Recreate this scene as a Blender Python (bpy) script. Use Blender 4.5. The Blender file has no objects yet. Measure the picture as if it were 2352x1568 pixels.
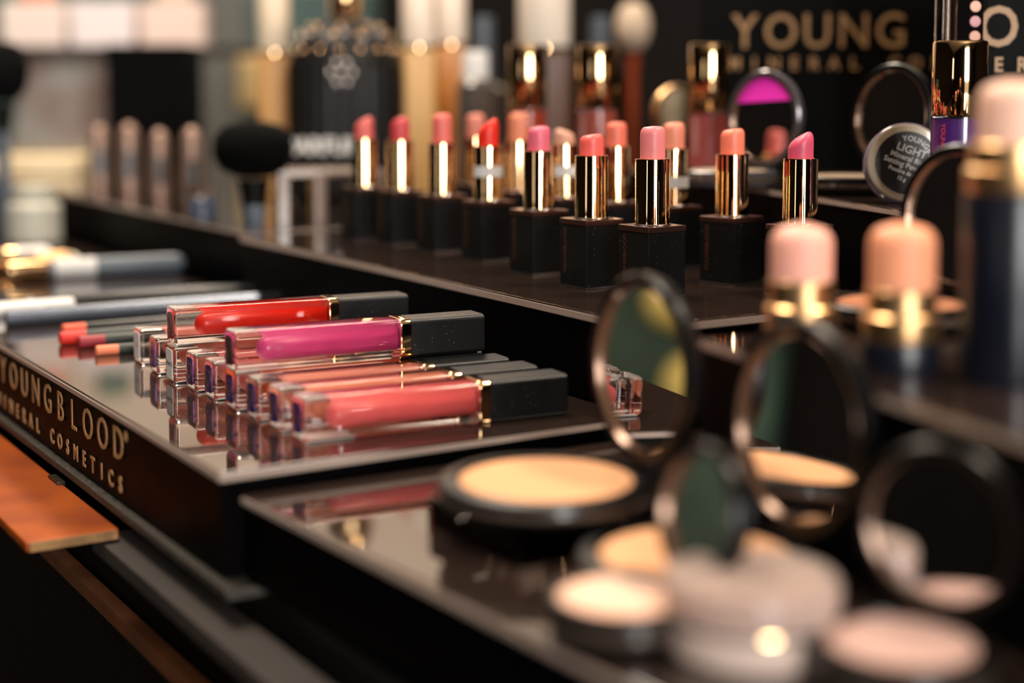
import bpy, bmesh, math, random
from mathutils import Vector, Matrix, Euler
random.seed(7)
S = bpy.context.scene
C = S.collection
# ------------------------------------------------------------------ camera, world, lamps, exposure
FPX, PPX, PPY, EYE = 3550.0, 1176.0, 495.0, 1.30
PIT = math.atan(300 / FPX)
cd = bpy.data.cameras.new('camera'); cam = bpy.data.objects.new('camera', cd); C.objects.link(cam); S.camera = cam
cam.location = (0, 0, EYE); cam.rotation_euler = (math.pi / 2 - PIT, 0, 0)
cd.sensor_width = 36; cd.lens = FPX * 36 / 2352; cd.shift_y = -(784 - PPY) / 2352
cd.clip_start = .02; cd.clip_end = 30
cd.dof.use_dof = True; cd.dof.focus_distance = .655; cd.dof.aperture_fstop = 3.6
S.view_settings.view_transform = 'Standard'; S.view_settings.look = 'None'
S.view_settings.exposure = 0.38; S.view_settings.gamma = 1
S.view_settings.use_curve_mapping = False

def srgb(r, g, b):
    f = lambda c: (c / 255) / 12.92 if c / 255 <= .04045 else ((c / 255 + .055) / 1.055) ** 2.4
    return (f(r), f(g), f(b), 1)

w = bpy.data.worlds.new('world'); S.world = w; w.use_nodes = True
bg = w.node_tree.nodes['Background']; bg.inputs[0].default_value = srgb(255, 236, 214); bg.inputs[1].default_value = .12

def lamp(name, loc, rot, sx, sy, power, col):
    l = bpy.data.lights.new(name, 'AREA'); l.shape = 'RECTANGLE'; l.size = sx; l.size_y = sy; l.energy = power; l.color = col
    o = bpy.data.objects.new(name, l); C.objects.link(o); o.location = loc; o.rotation_euler = [math.radians(a) for a in rot]
    return o
# window daylight from behind right, added unseen fills, and ceiling lamps
lamp('rear_light', (.90, -2.4, 1.90), (90, 0, 14), .85, 1.5, 78, (1, .98, .95))
lamp('low_stripe_fill', (.90, -2.4, .75), (90, 0, 14), .85, .75, 1.2, (1, .94, .86))  # weak lamp added low for the dim stripe on the tubes
lamp('rear_light', (-2.2, -1.9, 1.75), (90, 0, -40), .25, 1.0, 2, (1, .96, .9))  # small fill added at rear left, not a window
lamp('wall_wash_fill', (-.7, 3.2, 2.8), (35, 0, 0), 1.6, .3, 24, (1, .90, .80))  # unseen lamps added to brighten the back wall mirrored in the trays
lamp('wall_wash_fill', (1.2, 3.2, 2.8), (35, 0, 0), 1.0, .3, 12, (1, .90, .80))
lamp('ceiling_lamp', (-.5, 1.0, 2.75), (0, 0, 0), .6, .6, 30, (1, .86, .70))
lamp('ceiling_lamp', (.9, .6, 2.75), (0, 0, 0), .3, .3, 22, (1, .84, .66))
lamp('ceiling_lamp', (-.2, 2.4, 2.75), (0, 0, 0), .5, .5, 24, (1, .86, .70))

# ------------------------------------------------------------------ helpers
def at(x, y, z):
    a = (x - PPX) / FPX; b = -(y - PPY) / FPX
    d = Vector((a, b * math.sin(PIT) + math.cos(PIT), b * math.cos(PIT) - math.sin(PIT)))
    return d * ((z - EYE) / d.z) + Vector((0, 0, EYE))
def atY(x, y, Y):
    a = (x - PPX) / FPX; b = -(y - PPY) / FPX
    d = Vector((a, b * math.sin(PIT) + math.cos(PIT), b * math.cos(PIT) - math.sin(PIT)))
    return d * (Y / d.y) + Vector((0, 0, EYE))

def pbr(name, col, rough=.5, metal=0, ior=1.5, spec=.5, coat=0, trans=0, sss=0, emit=None, noise=None, bump=0, nscale=60, alpha=1):
    m = bpy.data.materials.new(name); m.use_nodes = True
    nt = m.node_tree; b = nt.nodes['Principled BSDF']
    c = col if len(col) == 4 else srgb(*col)
    b.inputs['Base Color'].default_value = c
    b.inputs['Roughness'].default_value = rough; b.inputs['Metallic'].default_value = metal
    b.inputs['IOR'].default_value = ior; b.inputs['Specular IOR Level'].default_value = spec
    b.inputs['Coat Weight'].default_value = coat; b.inputs['Coat Roughness'].default_value = .05
    b.inputs['Transmission Weight'].default_value = trans
    b.inputs['Alpha'].default_value = alpha
    if sss:
        b.inputs['Subsurface Weight'].default_value = sss; b.inputs['Subsurface Radius'].default_value = (1, .4, .25); b.inputs['Subsurface Scale'].default_value = .003
    if emit:
        b.inputs['Emission Color'].default_value = srgb(*emit[0]); b.inputs['Emission Strength'].default_value = emit[1]
    t = nt.nodes.new('ShaderNodeTexCoord'); n = nt.nodes.new('ShaderNodeTexNoise')
    nt.links.new(t.outputs['Object'], n.inputs['Vector']); n.inputs['Scale'].default_value = nscale; n.inputs['Detail'].default_value = 4
    r = nt.nodes.new('ShaderNodeMapRange'); nt.links.new(n.outputs['Fac'], r.inputs['Value'])
    r.inputs['To Min'].default_value = max(0, rough * .85); r.inputs['To Max'].default_value = min(1, rough * 1.15)
    nt.links.new(r.outputs['Result'], b.inputs['Roughness'])
    if noise:
        mx = nt.nodes.new('ShaderNodeMix'); mx.data_type = 'RGBA'
        mx.inputs['A'].default_value = c; mx.inputs['B'].default_value = srgb(*noise)
        cr = nt.nodes.new('ShaderNodeMapRange'); nt.links.new(n.outputs['Fac'], cr.inputs['Value'])
        cr.inputs['From Min'].default_value = .35; cr.inputs['From Max'].default_value = .65
        nt.links.new(cr.outputs['Result'], mx.inputs['Factor']); nt.links.new(mx.outputs['Result'], b.inputs['Base Color'])
    if bump:
        bp = nt.nodes.new('ShaderNodeBump'); bp.inputs['Strength'].default_value = bump; bp.inputs['Distance'].default_value = .001
        nt.links.new(n.outputs['Fac'], bp.inputs['Height']); nt.links.new(bp.outputs['Normal'], b.inputs['Normal'])
    return m

def dusty(m, col=(150, 135, 125), scale=900, thr=.70, amt=.6):
    """specks of dust lying on a surface"""
    nt = m.node_tree; b = nt.nodes['Principled BSDF']
    t = nt.nodes.new('ShaderNodeTexCoord'); n = nt.nodes.new('ShaderNodeTexNoise'); n.inputs['Scale'].default_value = scale; n.inputs['Detail'].default_value = 1
    nt.links.new(t.outputs['Object'], n.inputs['Vector'])
    r = nt.nodes.new('ShaderNodeMapRange'); r.inputs['From Min'].default_value = thr; r.inputs['From Max'].default_value = thr + .03; r.inputs['To Max'].default_value = amt
    nt.links.new(n.outputs['Fac'], r.inputs['Value'])
    mx = nt.nodes.new('ShaderNodeMix'); mx.data_type = 'RGBA'; mx.inputs['A'].default_value = b.inputs['Base Color'].default_value; mx.inputs['B'].default_value = srgb(*col)
    nt.links.new(r.outputs['Result'], mx.inputs['Factor']); nt.links.new(mx.outputs['Result'], b.inputs['Base Color'])
    return m

# bmesh shape makers ------------------------------------------------
def bm_box(bm, x0, x1, y0, y1, z0, z1, bev=0, seg=2, mat=None):
    r = bmesh.ops.create_cube(bm, size=1)
    vs = r['verts']
    for v in vs:
        v.co = Vector((x0 + (v.co.x + .5) * (x1 - x0), y0 + (v.co.y + .5) * (y1 - y0), z0 + (v.co.z + .5) * (z1 - z0)))
    if bev:
        es = list({e for v in vs for e in v.link_edges})
        bmesh.ops.bevel(bm, geom=es, offset=bev, segments=seg, affect='EDGES', profile=.5)
    return bm
def box(*a, **k):
    bm = bmesh.new(); return bm_box(bm, *a, **k)
def lathe(prof, seg=48, bm=None, close=True):
    bm = bm or bmesh.new(); rings = []
    for r, z in prof:
        if r < 1e-6: rings.append([bm.verts.new((0, 0, z))])
        else: rings.append([bm.verts.new((r * math.cos(2 * math.pi * i / seg), r * math.sin(2 * math.pi * i / seg), z)) for i in range(seg)])
    for a, b in zip(rings, rings[1:]):
        for i in range(seg):
            j = (i + 1) % seg
            if len(a) == 1 and len(b) == 1: continue
            if len(a) == 1: bm.faces.new((a[0], b[j], b[i]))
            elif len(b) == 1: bm.faces.new((a[i], a[j], b[0]))
            else: bm.faces.new((a[i], a[j], b[j], b[i]))
    if close:
        if len(rings[0]) > 1: bm.faces.new(rings[0][::-1])
        if len(rings[-1]) > 1: bm.faces.new(rings[-1])
    bmesh.ops.recalc_face_normals(bm, faces=bm.faces)
    return bm
def rrect(w, h, r, n=5, bulge=0):
    """rounded rectangle outline in y,z centred on 0; bulge pushes the middle of the top and bottom out"""
    pts = []
    for cx, cy, a0 in ((w / 2 - r, h / 2 - r, 0), (-w / 2 + r, h / 2 - r, 90), (-w / 2 + r, -h / 2 + r, 180), (w / 2 - r, -h / 2 + r, 270)):
        for k in range(n + 1):
            a = math.radians(a0 + 90 * k / n); pts.append([cx + r * math.cos(a), cy + r * math.sin(a)])
    return pts
def loft(secs, bm=None):
    """secs: list of (x, outline[y,z])"""
    bm = bm or bmesh.new(); rings = [[bm.verts.new((x, p[0], p[1])) for p in pts] for x, pts in secs]
    n = len(rings[0])
    for a, b in zip(rings, rings[1:]):
        for i in range(n): bm.faces.new((a[i], a[(i + 1) % n], b[(i + 1) % n], b[i]))
    bm.faces.new(rings[0][::-1]); bm.faces.new(rings[-1])
    bmesh.ops.recalc_face_normals(bm, faces=bm.faces)
    return bm
def obj(name, bm, m, parent=None, smooth=True, M=None):
    if M is not None: bmesh.ops.transform(bm, matrix=M, verts=bm.verts)
    me = bpy.data.meshes.new(name); bm.to_mesh(me); bm.free()
    if smooth:
        me.shade_smooth()
        try: me.set_sharp_from_angle(angle=math.radians(35))
        except Exception: pass
    me.materials.append(m)
    o = bpy.data.objects.new(name, me); C.objects.link(o); o.parent = parent
    if smooth and len(me.polygons) < 150:
        wn = o.modifiers.new('weighted normals', 'WEIGHTED_NORMAL'); wn.keep_sharp = True; wn.weight = 100
    return o
def thing(name, label, cat, loc=(0, 0, 0), rz=0, group=None, rot=None):
    o = bpy.data.objects.new(name, None); o.empty_display_size = .01; C.objects.link(o)
    o.location = loc; o.rotation_euler = rot if rot else (0, 0, math.radians(rz)); tag(o, label, cat, group); return o
def tag(o, label, cat, group=None):
    o['label'] = label; o['category'] = cat
    if group: o['group'] = group
    return o
def struct(o): o['kind'] = 'structure'; return o
def dup(root, label, loc, rz, group=None, recol=None):
    r = root.copy(); C.objects.link(r); r.location = loc; r.rotation_euler = (0, 0, math.radians(rz)); r['label'] = label
    if group: r['group'] = group
    for ch in list(root.children):
        c = ch.copy(); C.objects.link(c); c.parent = r
        for g in ch.children:
            d = g.copy(); C.objects.link(d); d.parent = c
    return r
def text_bm(s, size, ext=.0001, bold=0, pitch=None, align='CENTER', bm=None, M=None):
    """letters as a mesh in the x-y plane; pitch sets a fixed step from letter centre to letter centre"""
    bm = bm or bmesh.new()
    def one(t, x):
        cu = bpy.data.curves.new('t', 'FONT'); cu.body = t; cu.size = size; cu.extrude = ext; cu.offset = bold; cu.align_x = align; cu.resolution_u = 3
        o = bpy.data.objects.new('t', cu); C.objects.link(o)
        me = bpy.data.meshes.new_from_object(o.evaluated_get(bpy.context.evaluated_depsgraph_get()))
        me.transform(Matrix.Translation((x, 0, 0)))
        if M is not None: me.transform(M)
        bm.from_mesh(me); bpy.data.meshes.remove(me); bpy.data.objects.remove(o); bpy.data.curves.remove(cu)
    if pitch:
        for i, c in enumerate(s):
            if c != ' ': one(c, i * pitch)
    else: one(s, 0)
    return bm
def mat4(x, y, z, o=(0, 0, 0)):
    M = Matrix.Identity(4)
    for i, c in enumerate((x, y, z, o)):
        for j in range(3): M[j][i] = c[j]
    return M
def fbm(bm, f):
    for v in bm.verts: v.co = f(v.co)
    return bm

# ------------------------------------------------------------------ materials
M_ = {}
M_['acrylic_black'] = pbr('black acrylic', (9, 8, 8), .22, ior=1.45, bump=.02)
M_['acrylic_side'] = dusty(pbr('black acrylic side', (4, 3, 3), .42, spec=.03), scale=1500, thr=.74, amt=.25)
M_['top'] = dusty(pbr('smoked acrylic top', (40, 30, 26), .045, ior=1.8, spec=.6, nscale=200), scale=1100, thr=.74, amt=.22)
M_['edge_highlight'] = pbr('painted edge highlight', (165, 145, 134), .25, ior=1.5)  # pale tone paints in the lit highlight along the sheet edges
M_['gold'] = pbr('polished gold', (238, 196, 146), .06, metal=1)
M_['gold_soft'] = pbr('satin gold', (226, 180, 128), .34, metal=1)
M_['bronze'] = pbr('rose bronze', (112, 78, 68), .28, metal=.9)
M_['bronze_print'] = pbr('bronze print', (96, 60, 44), .4, metal=.5)
M_['case'] = dusty(pbr('matte black lacquer', (9, 9, 10), .40, spec=.35), col=(190, 190, 195), scale=1400, thr=.76, amt=.35)
M_['glass'] = pbr('clear acrylic', (255, 250, 248), .0, trans=1, ior=1.47)
M_['glass_dim'] = pbr('smoky clear plastic', (205, 196, 190), .03, trans=1, ior=1.45)
M_['mirror'] = pbr('mirror', (235, 235, 235), .0, metal=1)
M_['rim'] = pbr('compact black plastic', (6, 5, 5), .32, spec=.3)
M_['print_gold'] = pbr('pale gold print', (164, 124, 82), .5)
M_['print_grey'] = pbr('grey print', (190, 186, 184), .5)
M_['sticker'] = pbr('dark iridescent sticker', (40, 30, 70), .18, metal=.5, noise=(110, 70, 160), nscale=220)
M_['sticker_black'] = pbr('black sticker', (16, 10, 8), .3)
M_['paper'] = pbr('paper label', (205, 202, 200), .7)
M_['white'] = pbr('white plastic', (228, 224, 220), .35)
M_['silver'] = pbr('silver trim', (170, 165, 165), .25, metal=1)
def lipc(name, c, rough=.42): return pbr(name, c, rough, sss=.25, spec=.45, nscale=300, bump=.12)

# ------------------------------------------------------------------ the shop around the counter
def wallbox(name, x0, x1, y0, y1, z0, z1, m): return struct(obj(name, box(x0, x1, y0, y1, z0, z1), m, smooth=False))
m_wall = pbr('warm plaster', (206, 188, 170), .9, noise=(186, 166, 148), nscale=3)
m_teal = pbr('teal green wall', (92, 112, 106), .85, noise=(70, 92, 88), nscale=4)
m_dark = pbr('dark shop panel', (16, 12, 11), .8, spec=.1, noise=(22, 17, 14), nscale=5)
wallbox('floor', -3.2, 3.2, -3, 4.2, -.1, 0, pbr('dark wood floor', (70, 50, 38), .5, noise=(52, 36, 28), nscale=6))
wallbox('ceiling', -3.2, 3.2, -3, 4.2, 2.9, 3.0, pbr('ceiling paint', (190, 178, 162), .9))
wallbox('wall_back', -3.2, 3.2, 4.0, 4.2, 0, 2.9, m_wall)
wallbox('wall_left', -3.2, -3.0, -3, 4.2, 0, 2.9, m_dark)
wallbox('wall_right', 3.0, 3.2, -3, 4.2, 0, 2.9, m_dark)
wallbox('wall_rear', -3.2, 3.2, -3.0, -2.8, 0, 2.9, m_dark)

# ------------------------------------------------------------------ display units
YAW = 31.5
CA = at(510, 1085, 1.173)
U = Vector((math.cos(math.radians(YAW)), math.sin(math.radians(YAW)), 0)); V = Vector((-U.y, U.x, 0))
def uv(u, v, z): return Vector((CA.x, CA.y, 0)) + U * u + V * v + Vector((0, 0, z))
Z0 = 1.137
ZA, ZB, ZC, ZD, ZE = 1.173, 1.209, 1.166, 1.219, 1.246

def unit(name, label, loc, rz, du, dv0, dv1, ztop, zbot, sheet=.0035, cat='display riser'):
    """black acrylic step with a glossy sheet for a top; local x = depth, y = along the front"""
    t = thing(name, label, cat, (loc.x, loc.y, zbot), rz)
    h = ztop - zbot
    obj('body', box(0, du, dv0, dv1, 0, h - sheet, bev=.0006), M_['acrylic_side'], t)
    obj('top_sheet', box(-.0008, du, dv0 - .0008, dv1 + .0008, h - sheet, h, bev=.0007), M_['top'], t)
    obj('sheet_edge', box(-.0014, -.0007, dv0 - .0008, dv1 + .0008, h - sheet * .8, h - .0009), M_['edge_highlight'], t)
    obj('side_edge', box(-.0008, du, dv0 - .0014, dv0 - .0007, h - sheet * .8, h - .0009), M_['edge_highlight'], t)
    return t
tA = unit('display_tray', 'low black glossy display tray with gold shop lettering, holding the lip gloss tubes', CA, YAW, .168, 0, .452, ZA, Z0, cat='display tray')
tB = unit('display_riser', 'long black riser step carrying the rows of open lipsticks', uv(.1695, -.004, 0), YAW, .135, 0, .412, ZB, Z0, sheet=.0045)
tC = unit('display_tray', 'low black glossy tray in the right foreground carrying the round powder compacts', at(561, 1134, ZC), YAW + 4.2, .24, -.32, -.0015, ZC, Z0, cat='display tray')
for o_ in tC.children:
    for v_ in o_.data.vertices: v_.co.y -= v_.co.x * math.tan(math.radians(4.2))
Dp = at(1612, 777, ZD)
tD = unit('display_riser', 'black riser step at the right carrying the large cream stick testers', Dp, YAW - 8.8, .135, -.24, 0, ZD, ZC + .0002)
Ep = at(1882, 451, ZE)
tE = unit('display_riser', 'high black back step carrying the purple bottle and standing gloss tubes', Ep, YAW - 17, .26, -.16, .34, ZE, Z0)
tF = unit('display_tray', 'far black tray at the left edge holding gold capped tubes', uv(0, .458, 0), YAW, .168, 0, .5, ZA, Z0, cat='display tray')
tG = unit('display_riser', 'far black riser at the left with brushes and rose gold stands on top', uv(.181, .425, 0), YAW, .163, 0, .95, ZB, Z0)
tH = unit('display_riser', 'wide dark platform in the blurred background carrying the foundation and perfume bottles', uv(.3455, .425, 0), YAW, .5, 0, 1.3, ZB, Z0)
tJ = unit('display_riser', 'narrow black step behind the back row of lipsticks carrying two gloss bottles', uv(.3072, .24, 0), YAW, .070, 0, .17, ZB, Z0)
# lettering on the front of tray A : local x = out of face -x, reading direction = -y
Mx = mat4((0, -1, 0), (0, 0, 1), (-1, 0, 0))
def facetext(s, size, pitch, ylast, z, bold=0):
    bm = text_bm(s, size, .00015, bold, pitch)
    n = len(s) - 1
    bmesh.ops.transform(bm, matrix=Matrix.Translation((-.0009, ylast + n * pitch, z)) @ Mx, verts=bm.verts)
    return bm
o = obj('lettering', facetext('YOUNGBLOOD', .0186, .0205, .110, .0175), M_['print_gold'], tA, smooth=False); o['label'] = 'large pale gold letters'
o = obj('lettering', facetext('MINERAL COSMETICS', .0092, .0123, .108, .0048, .0002), M_['print_gold'], tA, smooth=False); o['label'] = 'small pale gold letters'
bm = bmesh.new(); lathe([(.0022, 0), (.0022, .0002), (.0018, .0002), (.0018, 0)], 24, bm, False)
bmesh.ops.transform(bm, matrix=mat4((0, -1, 0), (0, 0, 1), (-1, 0, 0), (-.0008, .1, .0285)), verts=bm.verts)
text_bm('R', .003, .0001, .0001, bm=bm, M=mat4((0, -1, 0), (0, 0, 1), (-1, 0, 0), (-.0009, .1, .0275)))
obj('registered_mark', bm, M_['print_gold'], tA, smooth=False)

# counter under the units: dark base, olive base plate, wooden pull-out board, grey ledge
ct = thing('counter', 'dark counter with a grey ledge and brown trim beneath the displays', 'counter', uv(0, 0, 0), YAW)
obj('cabinet', box(.006, .9, -.75, 1.8, .0, 1.118, bev=.002), pbr('black cabinet', (3, 3, 3), .5, spec=.1), ct)
obj('ledge', box(-.0112, .0052, -.75, .1125, 1.119, 1.1255, bev=.0008), pbr('grey metal ledge', (58, 50, 46), .55, metal=.1, noise=(46, 40, 36), nscale=30), ct)
obj('trim', box(-.002, .005, -.75, .33, 1.085, 1.092, bev=.001), pbr('brown wooden trim', (105, 58, 28), .5, noise=(80, 42, 20), nscale=40), ct)
obj('worktop', box(.013, .9, -.75, 1.8, 1.1185, Z0 - .004), pbr('black worktop', (10, 9, 8), .4), ct)
bp = tag(obj('base_plate', box(-.0035, .88, -.012, 1.78, Z0 - .0035, Z0 - .0002, bev=.0005), dusty(pbr('dark olive base plate', (40, 34, 26), .6), scale=1500, thr=.6, amt=.4)), 'thin dusty olive base plate running under the display trays', 'base plate')
bp.location = uv(0, 0, 0); bp.rotation_euler.z = math.radians(YAW)
m_wood = pbr('orange stained wood', (158, 74, 12), .5, spec=.2, noise=(122, 50, 8), nscale=22)
wb = thing('wooden_board', 'orange stained wooden board sticking out beside the logo tray', 'board', uv(0, 0, 0), YAW)
obj('board', box(-.040, -.0045, .0985, .9, 1.1262, 1.1305, bev=.0012), m_wood, wb)
obj('end_grain', box(-.0385, -.0055, .0978, .0985, 1.1266, 1.130), pbr('pale end grain', (150, 112, 66), .7, noise=(120, 84, 48), nscale=200), wb)
obj('bracket', box(-.0075, -.004, .175, .19, 1.1300, 1.1318, bev=.0003), pbr('dark metal bracket', (60, 52, 42), .4, metal=.8), wb)

# ------------------------------------------------------------------ lipsticks
def bullet_bm(h, slant, r=.00545, side=1):
    prof = [(r, 0), (r, h * .3), (r, h * .62)]
    rr = .55 if slant > .2 else .38
    for k in range(1, 9):
        a = math.radians(90 * k / 8); prof.append((r * (1 - rr) + r * rr * math.cos(a) if k < 8 else r * (1 - rr), h * .62 + (h * .38 if slant > .2 else min(h * .38, r * .5)) * math.sin(a)))
    top = prof[-1][1]; prof.append((0, top + r * .05))
    sc = h / top
    bm = lathe([(a, b * sc) for a, b in prof], 40)
    for v in bm.verts:
        t = (v.co.x * side / r + 1) / 2       # 0 on the low side, 1 on the high side
        v.co.z *= 1 - slant * (1 - t) * (1 if v.co.z > h * .25 else 0)
    return bm
CASE_H, TUBE_H = .031, .0595
def lipstick(label, px, rimy, col, bh, slant=0, side=1, rz=0, band=None, rim_r=.0075, group=None):
    p = at(px, rimy, ZB + TUBE_H); p.y += .004
    t = thing('lipstick', label, 'lipstick', (p.x, p.y, ZB), YAW + 2 + rz, group)
    for n, o in lip_parts.items():
        c = o.copy(); C.objects.link(c); c.parent = t
    k = bh
    b = obj('bullet', bullet_bm(k, slant, side=side), lipc('lip colour', col), t)
    b.location = (0, 0, TUBE_H - .0006); b.rotation_euler.z = -math.radians(YAW + 2 + rz)
    if band:
        bb = obj('paper_band', lathe([(.00762, 0), (.00762, .0055), (.00756, .0055), (.00756, 0)], 40, close=False), M_['paper'], t)
        bb.location = (0, 0, band)
    return t
hw = .0102
lip_parts = {}
tmp = bpy.data.objects.new('tmp', None)
def lp(name, bm, m):
    o = obj(name, bm, m, None); lip_parts[name] = o; return o
lp('case', box(-hw, hw, -hw, hw, .0008, CASE_H - .0026, bev=.0004), M_['case'])
lp('base_trim', box(-hw - .0002, hw + .0002, -hw - .0002, hw + .0002, 0, .0009, bev=.0003), M_['silver'])
lp('collar_plate', box(-hw - .0003, hw + .0003, -hw - .0003, hw + .0003, CASE_H - .0026, CASE_H, bev=.0004), M_['bronze'])
lp('tube', lathe([(.0068, CASE_H), (.0076, CASE_H + .0006), (.0075, CASE_H + .002), (.0075, TUBE_H - .0006), (.00735, TUBE_H - .0001), (.0071, TUBE_H), (.0062, TUBE_H - .0001), (.0059, TUBE_H - .0008), (0, TUBE_H - .001)], 56), M_['gold'])
lp('foot_ring', lathe([(.0079, CASE_H), (.0081, CASE_H + .0003), (.0079, CASE_H + .0006), (.007, CASE_H + .0006)], 48, close=False), M_['silver'])
bm = text_bm('YOUNGBLOOD', .0030, .00006, .00004, align='LEFT')
bmesh.ops.transform(bm, matrix=mat4((0, 0, 1), (0, 1, 0), (-1, 0, 0), (-hw - .0001, hw - .0052, .006)), verts=bm.verts)
lp('lettering', bm, M_['bronze_print'])
GL = 'open lipsticks on the riser step'
specs = [
 ('pinkish coral lipstick at the far left end of the front row', 835, 318, (206, 98, 92), .0145, .35, 1, 0, None),
 ('deep rose red lipstick second from the far left end of the front row', 918, 322, (188, 62, 66), .0150, .22, 1, 0, None),
 ('tall coral lipstick with rounded tip third from the far left end', 1014, 328, (214, 104, 94), .0165, .05, 1, 0, None),
 ('bright red lipstick with a pointed slanted tip', 1121, 335, (218, 38, 18), .0165, .45, 1, 0, .0125),
 ('cool pink lipstick standing between the bright red and the short coral one', 1238, 346, (222, 102, 122), .0125, .10, 1, 0, None),
 ('short worn coral red lipstick left of the sharp tall pink one', 1360, 357, (236, 98, 90), .0105, .15, 1, 0, None),
 ('tall flat topped pale pink lipstick in sharp focus, nearest of the front row', 1501, 365, (228, 128, 128), .0145, .03, 1, 0, None),
 ('orange coral lipstick standing between the pale pink and the slanted raspberry one', 1685, 354, (242, 126, 98), .0125, .12, 1, 9, None),
 ('raspberry pink lipstick with a slanted rounded tip, rightmost of the rows', 1843, 364, (204, 78, 104), .0135, .48, 1, 9, None),
 ('blurred pale coral lipstick in the back row behind the bright red one', 1092, 314, (214, 130, 112), .0145, .05, 1, 0, None),
 ('blurred orange coral lipstick in the back row left of the cool pink one', 1190, 323, (216, 128, 96), .0165, .05, 1, 0, None),
 ('short beige pink lipstick with a white paper band in the back row', 1297, 331, (206, 152, 128), .0095, .35, -1, 0, .0115),
 ('blurred salmon lipstick in the back row behind the short coral red one', 1416, 336, (222, 112, 90), .0130, .05, 1, 0, None),
 ('peach coral lipstick with paper band half hidden behind the sharp pale pink one', 1549, 341, (230, 140, 112), .0135, .05, 1, 0, .0090),
]
for s in specs:
    lipstick(s[0], s[1], s[2], s[3], s[4], s[5], s[6], s[7], CASE_H + s[8] if s[8] else None, group=GL)
for o in lip_parts.values(): bpy.data.objects.remove(o)

# ------------------------------------------------------------------ lip gloss tubes lying down
GW, GH = .0150, .0160
def sec(w, h, r): return rrect(w, h, r, 4)
def gloss_parts():
    P = {}
    b = obj('bottle', loft([(0, sec(GW - .0016, GH - .0016, .0022)), (.0004, sec(GW - .0006, GH - .0006, .0026)), (.0014, sec(GW, GH, .0026)), (.0690, sec(GW, GH, .0026))]), M_['glass'])
    P['bottle'] = b
    P['base_label'] = obj('base_label', box(.0018, .0195, -GW / 2 + .0012, GW / 2 - .0012, -GH / 2 + .0004, -GH / 2 + .0012, bev=.0002), M_['white'])
    P['collar'] = obj('collar', loft([(.0691, sec(GW + .0001, GH + .0001, .0026)), (.0695, sec(GW + .0005, GH + .0005, .0027)), (.0732, sec(GW + .0005, GH + .0005, .0027)), (.0736, sec(GW, GH, .0026))]), M_['gold'])
    P['cap'] = obj('cap', loft([(.0737, sec(GW - .0002, GH - .0002, .0018)), (.1065, sec(GW - .0002, GH - .0002, .0018)), (.1072, sec(GW - .0014, GH - .0014, .0016))]), M_['case'])
    return P
GP = gloss_parts()
def liquid_bm():
    secs = []
    w_, h_ = .0096, .0094
    for k in range(8):
        a = math.radians(90 * k / 7); f = max(.12, math.sin(a)); secs.append((.0098 + .0046 * (1 - math.cos(a)), rrect(w_ * f, h_ * f, .0042 * f, 5)))
    secs.append((.0686, rrect(w_, h_, .0042, 5)))
    return loft(secs)
liq = liquid_bm(); liq_me = bpy.data.meshes.new('liquid'); liq.to_mesh(liq_me); liq.free(); liq_me.shade_smooth()
def lip_gloss(label, px, py, z, col, rz=27, sticker='sticker', text=None, group='lip gloss tubes laid side by side on the tray', end=None):
    """px,py: pixel of the lower near corner of the bottle's end"""
    p = at(px, py, z); r = math.radians(rz); d = Vector((-math.sin(r), math.cos(r), 0))
    p = p + d * GW / 2
    t = thing('lip_gloss', label, 'lip gloss', (p.x, p.y, z + GH / 2), rz, group)
    for n, o in GP.items():
        c = o.copy(); C.objects.link(c); c.parent = t
    me = liq_me.copy(); me.materials.append(pbr('gloss liquid', col, .3, spec=.5, nscale=120, noise=tuple(min(255, int(c * 1.03 + 3)) for c in col)))
    l = bpy.data.objects.new('liquid', me); C.objects.link(l); l.parent = t
    if sticker == 'paper':
        s = obj('paper_label', loft([(-.0003, sec(.0098, .0122, .001)), (-.00005, sec(.0098, .0122, .001))]), M_['paper'], t)
        if text:
            bm = text_bm(text, .0030, .00003); bmesh.ops.transform(bm, matrix=mat4((0, -1, 0), (0, 0, 1), (-1, 0, 0), (-.00032, 0, -.001)), verts=bm.verts)
            obj('lettering', bm, M_['sticker_black'], s, smooth=False)
    else:
        s = obj('end_sticker', loft([(-.0003, sec(.0086, .0112, .0018)), (-.00005, sec(.0086, .0112, .0018))]), M_[sticker], t)
        bm = lathe([(.0034, 0), (.0034, .0001), (.0031, .0001), (.0031, 0)], 24, close=False)
        for y in (-.0012, 0, .0012): bm_box(bm, -.0016, .0016, y - .0002, y + .0002, 0, .0001)
        bmesh.ops.transform(bm, matrix=mat4((0, -1, 0), (0, 0, 1), (-1, 0, 0), (-.00032, 0, 0)), verts=bm.verts)
        obj('emblem', bm, M_['bronze_print'], s, smooth=False)
    return t
row = [
 ('muted rose lip gloss with a white end label, farthest of the row on the tray', 325, 838, (196, 104, 92), 'paper', '37'),
 ('brownish red lip gloss second farthest in the row, under the red one', 362, 861, (176, 84, 66), 'sticker', None),
 ('coral lip gloss with a white printed end label, below the red one', 401, 882, (226, 122, 98), 'paper', 'Velvet D'),
 ('dusty pink lip gloss with a purple end sticker, next to the white labelled coral one', 449, 902, (200, 108, 104), 'sticker', None),
 ('old rose lip gloss with a purple end sticker, fifth from the near end', 493, 922, (192, 92, 90), 'sticker', None),
 ('orange lip gloss lying directly under the magenta one', 542, 946, (232, 92, 30), 'sticker', None),
 ('salmon lip gloss third from the near end of the row', 592, 969, (226, 140, 120), 'sticker', None),
 ('peach pink lip gloss second from the near end of the row', 645, 993, (222, 132, 104), 'sticker', None),
 ('coral pink lip gloss with long black cap, nearest of the row', 700, 1019, (228, 96, 96), 'sticker', None),
]
for s in row: lip_gloss(s[0], s[1], s[2], ZA + .0001, s[3], 27, s[4], s[5])
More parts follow.
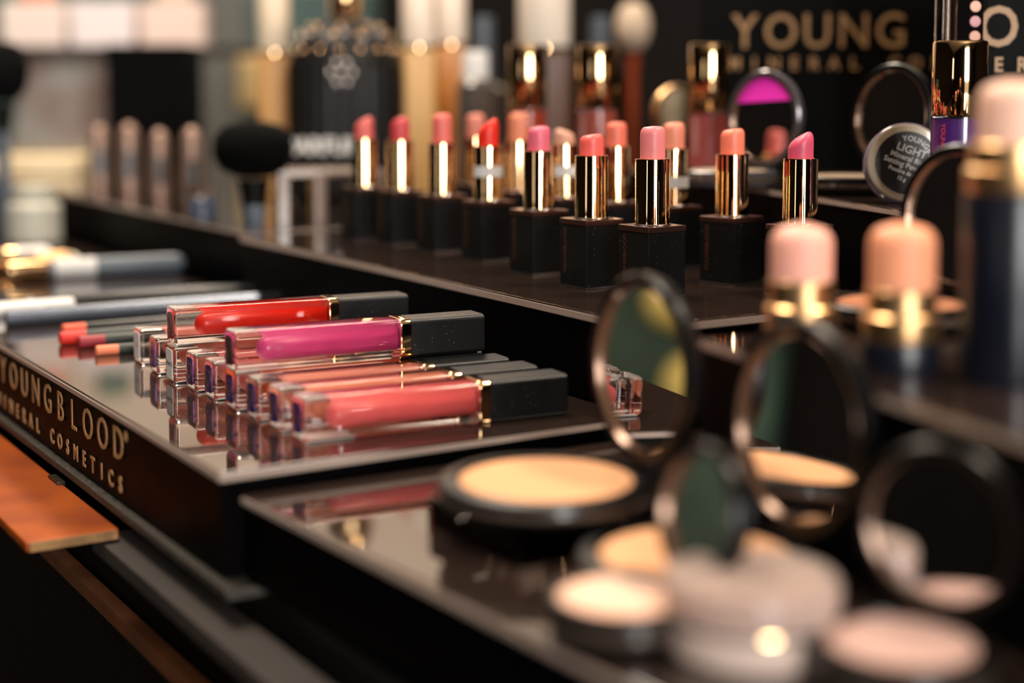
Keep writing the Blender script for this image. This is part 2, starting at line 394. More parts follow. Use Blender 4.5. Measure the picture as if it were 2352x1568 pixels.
lip_gloss('bright red lip gloss stacked on top at the far end of the row', 402, 795, ZA + GH + .0003, (216, 30, 14), 25.6, 'sticker_black', group='lip gloss tubes stacked on the row')
lip_gloss('magenta pink lip gloss stacked on top in the middle of the row', 541, 858, ZA + GH + .0003, (206, 62, 122), 27, 'sticker_black', group='lip gloss tubes stacked on the row')
for o in GP.values(): bpy.data.objects.remove(o)

# ------------------------------------------------------------------ pencils on the tray
def pencil(label, px, py, z, rz, L, r, body, tip=None, tipL=.02, printc=None, ring=None, group='pencils lying at the far end of the logo tray'):
    p = at(px, py, z); t = thing('lip_pencil', label, 'cosmetic pencil', (p.x, p.y, z + r), rz, group)
    RX = Matrix.Rotation(math.pi / 2, 4, 'Y')
    x0 = 0
    if tip:
        o = obj('coloured_end', lathe([(r * .8, 0), (r, .0006), (r, tipL)], 24), tip, t, M=RX); x0 = tipL
    obj('barrel', lathe([(r, x0), (r, L - .001), (r * .7, L)], 24), body, t, M=RX)
    if ring: obj('ring', lathe([(r * 1.06, x0), (r * 1.06, x0 + .004)], 24), ring, t, M=RX)
    if printc:
        bm = text_bm('VELVET LIP LINER PENCIL', .0042, .00005, .00005, align='LEFT')
        bmesh.ops.transform(bm, matrix=mat4((1, 0, 0), (0, .35, .94), (0, -.94, .35), (x0 + .012, -r * .96, -r * .1)), verts=bm.verts)
        obj('lettering', bm, printc, t, smooth=False)
    return t
m_pen = pbr('grey green pencil lacquer', (44, 50, 48), .3); m_blk = pbr('black pencil lacquer', (14, 14, 16), .25); m_slv = pbr('brushed steel blue barrel', (120, 128, 142), .25, metal=.8)
pencil('dark pencil with an orange red end', 143, 777, ZA, 30, .11, .0036, m_blk, lipc('orange red', (206, 78, 48)), .0115, M_['print_gold'])
pencil('thick pencil with a bright red end beside the orange red one', 137, 793, ZA, 30, .10, .0033, m_pen, lipc('bright red', (198, 40, 28)), .0125, M_['print_grey'])
pencil('grey pencil with a wine red end', 180, 800, ZA, 29, .11, .0030, m_pen, lipc('wine red', (142, 36, 46)), .0125, M_['print_grey'])
pencil('slim pencil with a pale orange end, nearest of the pencils', 220, 817, ZA, 28, .075, .0024, m_pen, lipc('pale orange', (214, 120, 84)), .0105, M_['print_gold'])
pencil('long shiny steel blue pencil by the far end of the tray', 14, 750, ZA, 30, .14, .0042, m_slv, None, 0, None)
pencil('black pencil with bronze printing in the dark group', 110, 738, ZA, 29, .14, .0040, m_blk, None, 0, M_['bronze_print'], m_slv)
pencil('black pencil with gold printing behind the steel blue one', 60, 716, ZA, 28, .15, .0038, m_blk, None, 0, M_['bronze_print'], M_['silver'])
pencil('plain black pencil farthest on the logo tray', 150, 703, ZA, 27, .13, .0036, m_blk, None, 0, M_['print_grey'])
pencil('white pencil at the far left corner of the logo tray', -20, 728, ZA, 29, .045, .0040, M_['white'])

# gold capped tubes on the far tray
def capped(label, px, py, Lc, Lb, r, rz, bodym, z=ZA, band=True):
    p = at(px, py, z); t = thing('capped_tube', label, 'cosmetic tube', (p.x, p.y, z + r), rz, 'gold capped tubes on the far left tray')
    RX = Matrix.Rotation(math.pi / 2, 4, 'Y')
    obj('cap', lathe([(r * .9, 0), (r, .001), (r, Lc)], 32), M_['gold'], t, M=RX)
    obj('barrel', lathe([(r * .96, Lc), (r * .96, Lc + Lb), (r * .5, Lc + Lb + .004)], 32), bodym, t, M=RX)
    if band: obj('print_band', lathe([(r * .98, Lc + .004), (r * .98, Lc + .03)], 32), M_['print_grey'], t, M=RX)
    return t
capped('gold capped tube with a slate grey barrel on the far left tray', 20, 646, .025, .085, .0068, 24, pbr('slate grey', (80, 88, 96), .35))
capped('gold and white tube behind the slate grey one', 10, 606, .008, .02, .006, 20, M_['white'], band=False)
capped('gold and cream tube just right of the gold and white one', 85, 618, .006, .018, .0055, 18, pbr('cream plastic', (214, 202, 176), .4), band=False)
capped('small gold tube at the left picture edge', -20, 628, .03, .02, .0065, 30, M_['gold_soft'], band=False)

# ------------------------------------------------------------------ compacts with open mirror lids
m_pan = {}
def powder(c): return pbr('pressed powder', c, .95, spec=.2, bump=.3, nscale=400, noise=tuple(int(x * .96) for x in c))
def compact(label, base, z, R, h, yaw, col, lean=0, RL=None, rim_m=None, clear=True, mirror=True, group='open powder compacts', pan_f=.80, hinge=None, painted_reflection=None, face=0):
    t = thing('powder_compact', label, 'compact', (base[0], base[1], z), yaw, group)
    rm = rim_m or M_['rim']; RL = RL or R * .92
    obj('base', lathe([(R * .90, 0), (R * .97, h * .12), (R, h * .35), (R, h * .75), (R * .985, h * .93), (R * .95, h), (R * .86, h), (R * .84, h * .86), (0, h * .86)], 72), rm, t)
    obj('powder_pan', lathe([(R * pan_f, h * .865), (R * pan_f, h * .93), (R * pan_f * .97, h * .96), (R * pan_f * .7, h * .955), (R * pan_f * .3, h * .93), (0, h * .925)], 64), powder(col), t)
    if clear: obj('base_band', lathe([(R * 1.003, h * .40), (R * 1.006, h * .45), (R * 1.006, h * .62), (R * 1.003, h * .66)], 72, close=False), pbr('grey brown band', (74, 62, 54), .12), t)
    # lid: stands on the far side of the base, mirror facing back over it
    A = math.radians(lean)
    nx = Vector((-math.cos(A), 0, math.sin(A)))      # mirror normal
    up = Vector((math.sin(A), 0, math.cos(A)))
    side = up.cross(nx)
    hp = Vector((R * 1.0, 0, h * .9))
    c = hp + up * (RL + .0012)
    if face:
        Rz = Matrix.Rotation(math.radians(face), 3, 'Z'); nx = Rz @ nx; side = Rz @ side; up = Rz @ up; c = hp + up * (RL + .0012)
    Mt = mat4(side, up, nx, c)
    th = .0042
    lid = obj('lid', lathe([(0, -th), (RL * .93, -th), (RL * .985, -th * .7), (RL, -th * .3), (RL, th * .25), (RL * .97, th * .5), (RL * .885, th * .5), (RL * .86, th * .1), (RL * .855, -.0006), (0, -.0006)], 80), rm, t, M=Mt)
    obj('mirror', lathe([(RL * .85, -.0005), (RL * .85, -.0001), (0, -.0001)], 80), M_['mirror'], lid, M=Mt)
    obj('mirror_rim', lathe([(RL * .872, th * .52), (RL * .878, th * .45), (RL * .848, -.00005), (RL * .842, -.00005), (RL * .862, th * .5)], 80, close=False), pbr('bevelled brown mirror rim', (112, 84, 66), .2, metal=.5), lid, M=Mt)
    if painted_reflection:
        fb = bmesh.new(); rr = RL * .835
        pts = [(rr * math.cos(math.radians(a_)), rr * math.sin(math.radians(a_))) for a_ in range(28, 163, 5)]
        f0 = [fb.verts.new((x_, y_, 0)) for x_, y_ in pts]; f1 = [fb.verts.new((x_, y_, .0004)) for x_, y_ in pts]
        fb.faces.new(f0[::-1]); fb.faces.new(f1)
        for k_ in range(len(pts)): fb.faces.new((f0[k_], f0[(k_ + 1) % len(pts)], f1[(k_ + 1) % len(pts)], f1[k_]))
        obj('painted_reflection', fb, painted_reflection, lid, M=Mt)
    hg = box(-.002, .0024, -.006, .006, -.0025, .0025, bev=.0008)
    bmesh.ops.translate(hg, vec=hp + Vector((.0022, 0, -.001)), verts=hg.verts)
    obj('hinge', hg, rm, t)
    return t
PB = .0095
b1 = at(1255, 1098, ZC + PB + .0072)
t = thing('acrylic_block', 'clear acrylic block carrying the leftmost round compact', 'stand', (b1.x, b1.y, ZC), 32)
obj('block', box(-.026, .026, -.026, .026, 0, PB - .0001, bev=.0005), M_['glass'], t)
compact('large open round compact with tan powder, farthest left on the right tray', (b1.x, b1.y), ZC + PB, .0325, .0076, 26.3, (224, 166, 122), lean=1.5, RL=.0296)
b2 = at(1598, 1258, ZC + .011)
compact('large open compact with tan powder half hidden behind the small one', (b2.x, b2.y), ZC, .0320, .0100, 28, (222, 166, 124), lean=4, RL=.0300)
b3 = at(1432, 1372, ZC + .009)
compact('small open compact with pale peach powder in the foreground', (b3.x, b3.y), ZC, .0190, .010, 26, (242, 196, 172), lean=10, RL=.0175, pan_f=.85)
compact('open compact with pinkish powder by the right picture edge', (.0875, .338), ZC, .0205, .010, 52, (186, 152, 142), lean=2, RL=.0205)
compact('open compact standing on the right riser behind the largest cream stick', (.132, .520), ZD, .0265, .008, 33, (170, 110, 80), lean=3, RL=.0262)
p7 = atY(1995, 410, .80)
compact('open black compact in the back beside the labelled powder jar', (p7.x - .016, .775), ZE, .028, .009, 32, (150, 130, 110), lean=4, RL=.0280)
painted_reflection = pbr('magenta tinted film', (250, 60, 200), .25, coat=.6)  # pink reflection painted over the upper mirror as a tinted crescent
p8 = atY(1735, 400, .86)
compact('blurred open compact in the back with a pink reflection painted on its mirror', (p8.x - .02, .825), ZE, .026, .009, 38, (160, 140, 120), lean=3, RL=.0265, painted_reflection=painted_reflection, rim_m=pbr('grey silver plastic', (96, 92, 96), .2, metal=.6))

# clear loose powder jar, right foreground
def jar(label, x, y, z, R, h, col):
    t = thing('powder_jar', label, 'jar', (x, y, z), 0)
    obj('jar_body', lathe([(R * .92, 0), (R, .0015), (R, h * .6), (R * .97, h * .64), (0, h * .64)], 64), pbr('translucent plastic', (232, 206, 192), .3, trans=.25, ior=1.4), t)
    obj('powder', lathe([(R * .85, h * .645), (R * .85, h * .70), (0, h * .74)], 48), powder(col), t)
    obj('clear_lid', lathe([(R * 1.02, h * .50), (R * 1.03, h * .55), (R * 1.03, h * .92), (R * .99, h), (0, h), (0, h * .93), (R * .95, h * .9), (R * .985, h * .8), (R * .985, h * .5)], 64, close=False), pbr('frosted clear lid', (236, 220, 212), .25, trans=.75, ior=1.3), t)
    obj('gold_ring', lathe([(R * 1.035, h * .48), (R * 1.045, h * .5), (R * 1.035, h * .53)], 64, close=False), M_['gold'], t)
    return t
jar('clear lidded jar of pinkish loose powder in the right foreground', .0570, .3600, ZC, .0205, .018, (226, 190, 170))

# ------------------------------------------------------------------ cream stick testers
def stick(label, px, Y, col, top_z, Rc, Rb, gold_h=.018, crown=.018, body='body'):
    X = (px - PPX) * Y / FPX
    t = thing('cream_stick', label, 'cream stick', (X, Y, ZD), 0, group='cream stick testers on the right riser')
    H = top_z - ZD
    zc = H - crown; zb = zc - gold_h
    obj('body', lathe([(Rb * .97, 0), (Rb, .001), (Rb, zb), (Rb * .97, zb + .0008)], 56), pbr('midnight blue black lacquer', (14, 17, 28), .32), t)
    obj('collar', lathe([(Rb * .96, zb + .0009), (Rb * .97, zb + .0012), (Rb * .97, zb + gold_h * .5), (Rb * .88, zb + gold_h * .55), (Rb * .88, zc - .0004), (Rb * .85, zc), (Rc, zc)], 56), M_['gold_soft'], t)
    pr = [(Rc, zc)]; 
    pr.append((Rc, H - .006))
    for k in range(1, 8):
        a = math.radians(90 * k / 7); pr.append((Rc - .0045 + .0045 * math.cos(a), H - .006 + .0052 * math.sin(a)))
    pr.append((Rc * .3, H)); pr.append((0, H))
    obj('cream', lathe(pr, 56), lipc('cream', col, .5), t)
    return t
stick('peach pink cream stick, left of the two low ones', 1845, .460, (250, 178, 158), EYE - .0415, .0092, .0110, .0165, .0165)
stick('orange peach cream stick, right of the two low ones', 2078, .437, (250, 164, 124), EYE - .0392, .0094, .0112, .0155, .0185)
stick('tall pale peach cream stick with a long blue black body at the right edge', 2326, .420, (252, 200, 176), EYE + .0012, .0096, .0128, .0140, .0170)

# ------------------------------------------------------------------ standing gloss bottles with gold caps
def bottle(label, px, Y, ytop, ycap, ybot, wpx, col, zbase=None, stripe=None, print_m=None, name='gloss_bottle', capm=None, group='standing gloss bottles with gold caps'):
    X = (px - PPX) * Y / FPX; s = Y / FPX; R = wpx * s / 2
    zt = EYE + (195 - ytop) * s; zc = EYE + (195 - ycap) * s; zb = zbase if zbase is not None else EYE + (195 - ybot) * s
    t = thing(name, label, 'bottle', (X, Y, zb), 0, group)
    a, b = zc - zb, zt - zb
    obj('cap', lathe([(R * .97, a), (R, a + .0006), (R * .985, b - .001), (R * .95, b - .0002), (R * .9, b), (0, b - .0003)], 64), capm or M_['gold'], t)
    obj('glass', lathe([(R * .9, 0), (R * .98, .001), (R * .98, a - .0004)], 56), M_['glass'], t)
    obj('liquid', lathe([(R * .7, .004), (R * .80, .006), (R * .80, a - .0012)], 48), pbr('bottle liquid', col, .3), t)
    if print_m:
        bm = text_bm('YOUNGBLOOD', R * .26, .00005, .00003, align='LEFT')
        bmesh.ops.transform(bm, matrix=mat4((0, 0, -1), (.63, -.777, 0), (-.777, -.63, 0), (-R * .80, -R * .62, a - .003)), verts=bm.verts)
        obj('lettering', bm, print_m, t, smooth=False)
    return t
bottle('purple gloss bottle with a tall gold cap at the right', 2200, .640, 95, 265, 470, 126, (92, 42, 134), zbase=ZE, print_m=pbr('red print', (190, 60, 40), .5))
bottle('rose pink gloss bottle with a gold cap, left of the pink sheened mirror', 1627, .905, 101, 255, 400, 92, (196, 96, 92), zbase=ZE, print_m=M_['print_grey'])
bottle('dusty red gloss bottle with gold cap in the back above the salmon lipstick', 1371, .95, 104, 248, 390, 92, (176, 88, 74), zbase=ZB, print_m=M_['print_grey'])
bottle('brick red gloss bottle with gold cap in the back above the orange coral lipstick', 1211, 1.00, 104, 248, 380, 90, (184, 70, 46), zbase=ZB, print_m=M_['print_grey'])

# labelled powder jar standing on edge, on the back riser
jx = (2084 - PPX) * .700 / FPX
t = thing('labelled_powder_jar', 'round powder jar with black printed label standing on its edge', 'jar', (jx, .700, ZE + .0188), 0)
Mj = mat4((.92, .0, -.39), (.37, -.34, .86), (-.14, -.94, -.31)); 
ax = Vector((-.10, -.985, .14)).normalized(); upj = Vector((.36, .1, .92)); xj = upj.cross(ax).normalized(); upj = ax.cross(xj)
Mj = mat4(xj, upj, ax)
obj('jar_body', lathe([(.0176, -.012), (.0184, -.011), (.0184, -.001), (.0178, 0), (0, 0)], 72), pbr('lilac grey clear plastic', (150, 140, 160), .12, trans=.5), t, M=Mj)
lb = obj('rim_face', lathe([(.0176, .0001), (.0168, .0006), (0, .0006)], 72), pbr('putty plastic', (176, 158, 134), .3, coat=.5), t, M=Mj)
lab = obj('label_disc', lathe([(.0143, .0007), (.0143, .0009), (0, .0009)], 64), pbr('black label', (12, 9, 8), .4), t, M=Mj)
bm = bmesh.new()
for i, ch in enumerate('YOUNGBLOOD'):
    a = math.radians(96 - i * 13.5)
    text_bm(ch, .0034, .00005, .0001, bm=bm, M=Mj @ Matrix.Translation((0, 0, .0010)) @ Matrix.Rotation(a - math.pi / 2 + .35, 4, 'Z') @ Matrix.Translation((0, .0100, 0)))
for s_, sz, y in (('LIGHT', .0050, .0042), ('Mineral Rice', .0034, .0008), ('Setting Powder', .0034, -.0024), ('Poudre de riz', .0026, -.0054), ('12 g', .0024, -.0084)):
    text_bm(s_, sz, .00005, .00008, bm=bm, M=Mj @ Matrix.Translation((0, y, .0010)))
obj('lettering', bm, M_['print_grey'], lab, smooth=False)

# ------------------------------------------------------------------ black sign boxes at the back right
def signbox(label, x0, x1, Y, yaw, ztop, lines, dep=.06, txtz=None, px0=None):
    t = thing('sign_box', label, 'sign box', (x0, Y, ZE), yaw)
    W = x1
    obj('box', box(0, W, 0, dep, 0, ztop - ZE, bev=.001), pbr('satin black board', (5, 5, 5), .6, spec=.08), t)
    obj('edge_strip', box(W - .001, W + .0012, -.0006, .002, 0, ztop - ZE), pbr('grey acrylic edge', (70, 72, 78), .2), t)
    for s_, sz, pitch, x, z, bold in lines:
        bm = text_bm(s_, sz, .0003, bold, pitch, M=Matrix.Diagonal((1, 1, 1, 1)))
        for v_ in bm.verts: k_ = round(v_.co.x / pitch); v_.co.x = k_ * pitch + (v_.co.x - k_ * pitch) * .88
        bmesh.ops.transform(bm, matrix=mat4((1, 0, 0), (0, 0, 1), (0, -1, 0), (x, -.0005, z)), verts=bm.verts)
        obj('lettering', bm, M_['print_gold'], t, smooth=False)
    return t
signbox('wide black sign board with pale gold lettering behind the lipsticks', .118, .150, .98, -12, 1.40,
        [('YOUNG', .0300, .0222, .0285, EYE + .0232 - ZE, .0001), ('MINERAL COSM', .0108, .0122, .0225, EYE + .0098 - ZE, .0003)])
signbox('second black sign board with a large letter, cut by the right picture edge', .2250, .120, .74, -4, 1.40,
        [('OUNG', .0270, .0240, .0062, EYE + .0185 - ZE, .0004), ('ERAL', .0095, .0110, .0066, EYE + .0064 - ZE, .0003)])
# clear tube and shade strip behind the purple bottle
t = thing('clear_tube', 'tall empty clear tube standing behind the purple bottle', 'tube', ((2165 - PPX) * .70 / FPX, .70, ZE))
obj('tube', lathe([(.0045, 0), (.0050, .001), (.0050, .13), (.0043, .13), (.0043, .002), (0, .002)], 40, close=False), M_['glass_dim'], t)
obj('cap', lathe([(.0052, .13), (.0052, .15), (0, .151)], 40), M_['rim'], t)
t = thing('shade_card', 'narrow black card with a column of round pink shade dots', 'card', ((2222 - PPX) * .71 / FPX, .71, ZE))
obj('card', box(-.006, .006, 0, .0015, 0, .13, bev=.0003), pbr('matt black card', (6, 5, 5), .8, spec=.05), t)
for k, c in enumerate(((205, 140, 110), (190, 120, 125), (225, 160, 130), (200, 110, 90))):
    d = lathe([(.0026, 0), (.0024, .0004), (0, .0005)], 24); bmesh.ops.transform(d, matrix=mat4((1, 0, 0), (0, 0, 1), (0, -1, 0), (.002, -.0002, .076 + k * .0068)), verts=d.verts)
    obj('shade_dot', d, pbr('shade dot', c, .4), t)

# ------------------------------------------------------------------ blurred things farther back
TBL = ZB
def foundation(label, px, Y, w, ycap, ytop, cap_c, liq_c, sq=True):
    s = Y / FPX; X = (px - PPX) * s; R = w * s / 2
    zc = EYE + (195 - ycap) * s - TBL; zt = EYE + (195 - ytop) * s - TBL
    t = thing('foundation_bottle', label, 'bottle', (X, Y, TBL), 8, 'foundation bottles behind the lipsticks')
    obj('bottle', box(-R * .95, R * .95, -R * .8, R * .8, 0, zc - .003, bev=R * .2, seg=3), pbr('amber foundation glass', liq_c, .35, spec=.3), t)
    obj('neck', lathe([(R * .7, zc - .003), (R * .7, zc)], 32), M_['gold'], t)
    obj('cap', lathe([(R * .97, zc), (R, zc + .001), (R, zt - .002), (R * .93, zt), (0, zt)], 48), pbr('cream cap', cap_c, .35), t)
    return t
foundation('amber foundation bottle with cream cap left of the black ornate bottle', 632, 1.26, 74, 118, -60, (226, 206, 178), (196, 140, 70))
foundation('amber foundation bottle with cream cap right of the black ornate bottle', 962, 1.24, 76, 106, -60, (232, 214, 194), (206, 158, 92))
foundation('darker amber foundation bottle with cream cap beside the pale amber one', 1036, 1.30, 72, 100, -60, (226, 208, 190), (186, 118, 44))
foundation('brown foundation bottle with a wide cream cap above the gloss bottles', 1249, 1.22, 120, 108, -70, (238, 222, 204), (86, 54, 36))
# ornate dark bottle with ribs
s = 1.22 / FPX; X = (795 - PPX) * s
t = thing('perfume_bottle', 'large dark ribbed perfume bottle with gold stopper and beads added for glints on its shoulder', 'bottle', (X, 1.22, TBL))
R = 128 * s; zs = EYE + (195 - 130) * s - TBL
bm = lathe([(R * .9, 0), (R, .004), (R, zs - .01), (R * .96, zs), (R * .80, zs + .016), (R * .5, zs + .026), (R * .25, zs + .030)], 96)
for v in bm.verts:
    if v.co.z < zs and v.co.z > .002:
        a = math.atan2(v.co.y, v.co.x); f = 1 + .025 * math.cos(a * 32); v.co.x *= f; v.co.y *= f
obj('bottle', bm, pbr('dark smoked glass', (20, 18, 18), .45, spec=.25), t)
bm = bmesh.new()
for r_, n in ((R * .93, 16), (R * .80, 11), (R * .62, 8)):
    for k in range(n):
        a = 2 * math.pi * k / n; zz = zs + {R * .93: .004, R * .80: .016, R * .62: .0225}[r_]
        bmesh.ops.create_icosphere(bm, subdivisions=2, radius=.0022, matrix=Matrix.Translation((r_ * math.cos(a), r_ * math.sin(a), zz)))
obj('glint_beads', bm, M_['gold'], t)  # gold beads added on the shoulder to stand in for blurred glints
obj('stopper', lathe([(R * .25, zs + .030), (R * .28, zs + .034), (R * .28, zs + .05), (R * .42, zs + .056), (R * .45, zs + .066), (R * .3, zs + .08), (0, zs + .086)], 40), M_['gold'], t)
bm = bmesh.new()
for k in range(6):
    a = math.radians(-150 + 22 * k); bmesh.ops.create_icosphere(bm, subdivisions=2, radius=.003, matrix=Matrix.Translation((R * .85 * math.cos(a), R * .85 * math.sin(a), zs + .013 + .003 * (k % 2))))
for k in range(7):
    a = math.radians(60 * k); q = .0085 if k < 6 else 0
    bmesh.ops.create_icosphere(bm, subdivisions=2, radius=.0036, matrix=Matrix.Translation((.002 + q * math.cos(a), -R * 1.02, zs - .014 + q * math.sin(a))))
obj('star_ornament', bm, M_['silver'], t)
bm = text_bm('PARFUM', .016, .0004, .0006); bmesh.ops.transform(bm, matrix=mat4((1, 0, 0), (0, 0, 1), (0, -1, 0), (-.012, -R * 1.035, EYE + (195 - 345) * s - TBL)), verts=bm.verts)
obj('lettering', bm, M_['white'], t, smooth=False)
# black pump bottles and white capped bottle
def simple_bottle(name, label, px, Y, w, ytop, ycap, bm_, cm_, cat='bottle', zb=TBL, group=None, cr=.6):
    s = Y / FPX; X = (px - PPX) * s; R = w * s / 2; zc = EYE + (195 - ycap) * s - zb; zt = EYE + (195 - ytop) * s - zb
    t = thing(name, label, cat, (X, Y, zb), 0, group)
    obj('bottle', lathe([(R * .95, 0), (R, .002), (R, zc - R * .3), (R * cr * 1.05, zc)], 40), bm_, t)
    obj('cap', lathe([(R * cr, zc), (R * cr, zt - .002), (R * cr * .9, zt), (0, zt)], 40), cm_, t)
    return t
blk = pbr('black plastic', (3, 3, 3), .5, spec=.06); greyp = pbr('grey blue plastic', (84, 92, 102), .3)
simple_bottle('dropper_bottle', 'dark bottle with tall black grey cap left of the wide cream cap', 1112, 1.34, 110, 40, 190, pbr('smoky glass', (70, 62, 58), .1), greyp, cr=.42)
simple_bottle('dropper_bottle', 'clear bottle with a white cap in front of the black capped one', 1092, 1.18, 84, 118, 182, pbr('clear grey glass', (120, 112, 106), .06, trans=.6), M_['white'], cr=.72)
simple_bottle('dropper_bottle', 'black bottle with slim grey cap behind the gold capped dusty red bottle', 1378, 1.36, 120, 40, 150, blk, greyp, cr=.36)
simple_bottle('dropper_bottle', 'clear topped bottle between the cool pink and beige lipsticks', 1243, 1.19, 44, 248, 300, pbr('pale clear glass', (150, 146, 144), .1), M_['silver'], cr=.5)
simple_bottle('dropper_bottle', 'clear topped bottle above the salmon lipstick', 1408, 1.19, 44, 256, 310, pbr('pale clear glass', (150, 146, 144), .1), M_['silver'], cr=.5)
# gold edged disc leaning in the back
t = thing('gold_disc', 'cream and gold round disc leaning behind the peach lipstick', 'compact', ((1552 - PPX) * 1.02 / FPX, 1.02, EYE - .018), 0)
obj('disc', lathe([(.0175, -.003), (.0185, 0), (.0175, .003), (.015, .0032), (0, .0032)], 48), M_['gold_soft'], t, M=mat4((.87, .5, 0), (0, 0, 1), (.5, -.87, 0)))
obj('face', lathe([(.0148, .0033), (.013, .004), (0, .0042)], 48), pbr('cream enamel', (226, 206, 168), .3), t, M=mat4((.87, .5, 0), (0, 0, 1), (.5, -.87, 0)))
obj('stand', box(-.004, .004, -.004, .004, ZE - EYE + .018, -.017), M_['rim'], t)
# brushes
def brush(label, px, Y, ycent, w, hh, c, zb, handle_w=.3, ferr=None, tilt=0, group=None):
    s = Y / FPX; X = (px - PPX) * s; R = w * s / 2; zc = EYE + (195 - ycent) * s - zb; H = hh * s
    t = thing('makeup_brush', label, 'brush', (X, Y, zb), 0, group)
    bm = lathe([(R * .42, zc - H * .56), (R * .80, zc - H * .42), (R * .97, zc - H * .2), (R, zc), (R * .95, zc + H * .2), (R * .7, zc + H * .42), (R * .3, zc + H * .5), (0, zc + H * .51)], 64)
    for v in bm.verts:
        k = 1 + .05 * random.random(); v.co.x *= k; v.co.y *= k
    obj('bristles', bm, pbr('bristles', c, .95, spec=.08, bump=.6, nscale=300), t)
    obj('ferrule', lathe([(R * handle_w, zc - H * 1.1), (R * .42, zc - H * .6)], 32), ferr or M_['rim'], t)
    obj('handle', lathe([(R * handle_w * .8, 0), (R * handle_w, .01), (R * handle_w * .95, zc - H * 1.1)], 32), greyp if ferr is None else ferr, t)
    return t
brush('fat black powder brush standing upright on the far left riser', 582, 1.02, 338, 180, 120, (3, 3, 3), ZB, .30)
brush('pale bristled makeup brush with a thick orange handle in the dark background', 1452, 1.4, 60, 76, 100, (204, 182, 160), TBL, .3, pbr('orange handle', (150, 62, 24), .4))
brush('round black brush at the left picture edge', 8, 1.3, 160, 120, 130, (8, 8, 9), ZA, .25)
# rose gold arched stands on the far left riser
def arch(label, px, Y, ytop, w):
    s = Y / FPX; X = (px - PPX) * s; zt = EYE + (195 - ytop) * s - ZB; R = w * s / 2
    t = thing('lipstick_stand', label, 'stand', (X, Y, ZB), 20, 'rose gold arched tubes on the far left riser')
    pr = [(R * .9, 0), (R, .001), (R, zt - R * 1.6)]
    for k in range(1, 7):
        a = math.radians(90 * k / 6); pr.append((R * math.cos(a) if k < 6 else 0, zt - R * 1.6 + R * 1.6 * math.sin(a)))
    obj('tube', lathe(pr, 32), pbr('rose taupe metal', (140, 112, 98), .35, metal=.4), t)
    obj('window', box(-R * .5, R * .5, -R * 1.01, -R * .7, zt * .2, zt * .6, bev=.001), pbr('dark window', (30, 26, 24), .3), t)
    return t
for i, (px, Yd, yt, wd) in enumerate(((228, 1.38, 286, 46), (296, 1.31, 282, 48), (366, 1.24, 296, 46), (440, 1.16, 290, 50))):
    arch(('leftmost', 'second', 'third', 'rightmost')[i] + ' of the four blurred rose taupe arched tubes', px, Yd, yt, wd)
t = thing('glass_pot', 'small grey clear pot standing beside the black powder brush', 'pot', ((462 - PPX) * 1.065 / FPX, 1.065, ZB))
obj('pot', lathe([(.009, 0), (.010, .001), (.010, .013), (.008, .015)], 40), pbr('grey blue clear plastic', (90, 100, 116), .15, trans=.4), t)
obj('lid', lathe([(.0102, .015), (.0102, .021), (0, .0215)], 40), M_['glass_dim'], t)
# small white frame stand behind the first lipsticks
t = thing('acrylic_stand', 'small taupe stepped stand behind the far left lipsticks', 'stand', (atY(640, 500, 1.02).x, 1.02, ZB), 12)
mst = pbr('taupe acrylic', (134, 112, 98), .2)
obj('shelf', box(0, .07, 0, .05, .030, .034, bev=.0008), mst, t)
obj('post', box(0, .007, 0, .05, 0, .03, bev=.0006), mst, t)
obj('post', box(.024, .032, 0, .05, 0, .03, bev=.0006), mst, t)
obj('post', box(.063, .07, 0, .05, 0, .03, bev=.0006), mst, t)

# left background: hanging shelf with pink white boxes, poster, black cube, teal cupboard
sh = tag(obj('wall_shelf', box(-.66, -.30, 1.85, 2.15, EYE + .040, EYE + .046, bev=.001), pbr('dark shelf', (30, 24, 22), .4)), 'narrow dark shelf holding three pinkish white boxes', 'shelf')
for i, (px, c, tc) in enumerate(((78, (236, 218, 208), (214, 120, 80)), (236, (240, 226, 226), (60, 96, 80)), (396, (240, 212, 200), (210, 190, 170)))):
    X = (px - PPX) * 1.9 / FPX
    t = thing('gift_box', ('left', 'middle', 'right')[i] + ' one of the three pinkish white boxes on the high shelf', 'box', (X, 1.93, EYE + .046), 4, 'pinkish white boxes on the high shelf')
    obj('box', box(-.038, .038, -.03, .03, 0, .055, bev=.003), pbr('blush cardboard', tuple(int(k_ * .94) for k_ in c), .6), t)
    obj('bow', box(-.02, .02, -.02, .02, .055, .09, bev=.008, seg=3), pbr('box topper', tc, .5), t)
X = (360 - PPX) * 1.75 / FPX
cb = tag(obj('speaker_cube', box(-.046, .046, -.04, .04, 0, .136, bev=.003), blk), 'plain black box standing under the right pinkish white box', 'box'); cb.location = (X, 1.75, TBL)
X = (165 - PPX) * 1.95 / FPX
t = thing('poster_stand', 'tall pale leaflet stand with faded pink and grey picture at the far left', 'stand', (X, 1.95, TBL), -6)
mps = pbr('printed poster', (214, 206, 192), .5, noise=(176, 128, 118), nscale=14)
obj('panel', fbm(box(-.07, .07, 0, .012, 0, .145, bev=.001), lambda c: Vector((c.x * (1.15 - c.z * 2.4), c.y, c.z))), mps, t)
obj('foot', box(-.075, .075, -.02, .03, 0, .012, bev=.002), pbr('cream foot', (206, 184, 148), .5), t)
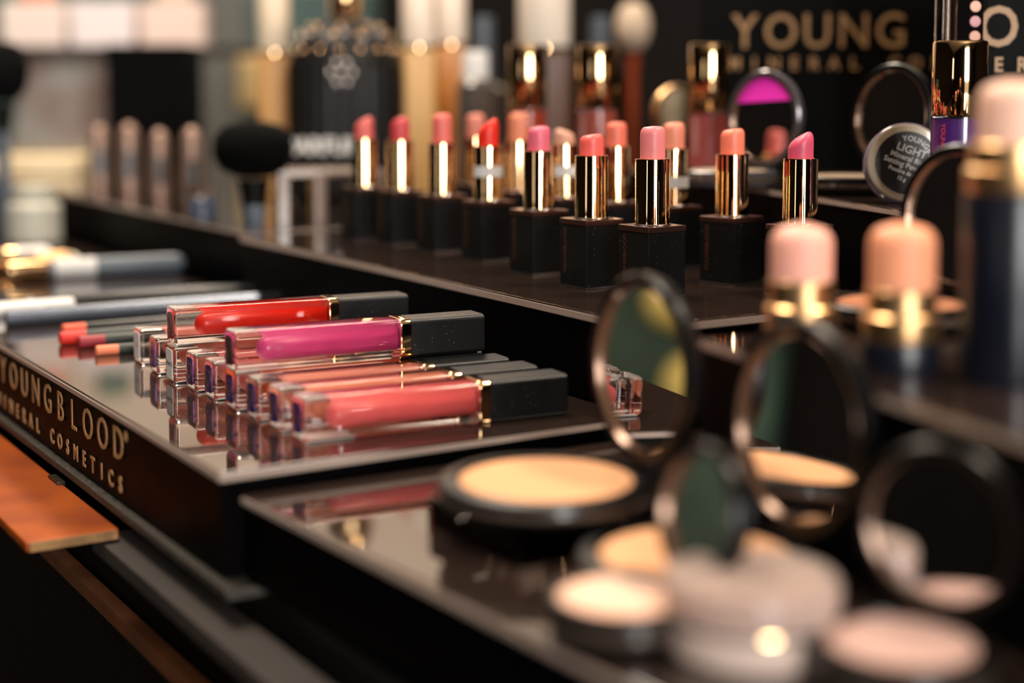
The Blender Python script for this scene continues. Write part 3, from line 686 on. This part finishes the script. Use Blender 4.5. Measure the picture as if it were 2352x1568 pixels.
t = tag(obj('cream_box', box(-.045, .045, -.03, .03, 0, .018, bev=.002), pbr('cream card', (224, 202, 164), .5)), 'low cream coloured box in front of the leaflet stand', 'box'); t.location = ((95 - PPX) * 1.6 / FPX, 1.6, TBL)
t = tag(obj('white_jar', lathe([(.018, 0), (.021, .003), (.021, .03), (.015, .036), (.017, .038), (.017, .046), (0, .046)], 40), pbr('pale grey ceramic', (176, 172, 158), .5)), 'pale grey jar low at the left picture edge', 'jar'); t.location = ((75 - PPX) * 1.24 / FPX, 1.24, ZA)
t = thing('wall_cabinet', 'teal green cupboard front in the blurred background', 'cabinet', (0, 0, 0))
obj('front', box(-.9, -.22, 2.6, 2.9, 0, 1.46), pbr('teal cupboard paint', (74, 98, 94), .6, noise=(54, 76, 74), nscale=6), t)
obj('panel', box(-.52, -.44, 2.58, 2.6, .95, 1.45), pbr('grey pilaster', (92, 90, 84), .6), t)
obj('ornament', box(-.455, -.405, 2.56, 2.58, 1.26, 1.35, bev=.008), pbr('brass ornament', (190, 160, 110), .4, metal=.4), t)
t = tag(obj('dark_display', box(-.21, 1.3, 2.45, 2.6, 0, 1.47), m_dark), 'tall dark display panel filling the middle and right background', 'panel')

# unseen board and globes added on the left for the compact mirrors to reflect
t = tag(obj('mirror_prop_panel', box(-2.98, -2.92, 1.72, 3.0, .3, 1.25, bev=.01), pbr('green painted board', (70, 96, 80), .7, noise=(34, 46, 34), nscale=3)), 'green board added on the left shop wall for the mirrors to reflect', 'panel')
for i, (y, z, r) in enumerate(((2.2, .86, .07), (2.3, 1.05, .08), (2.62, .72, .06), (2.12, .66, .08))):
    t = tag(obj('mirror_prop_globe', lathe([(0, -r)] + [(r * math.cos(math.radians(a)), r * math.sin(math.radians(a))) for a in range(-75, 90, 15)] + [(0, r)], 32), pbr('yellow paper', (226, 200, 110), .7)), ('low', 'uppermost', 'lowest far', 'small near')[i] + ' yellow paper globe added on the green board for the compact mirrors to reflect', 'globe', 'yellow paper globes'); t.location = (-2.92 + r, y, z)
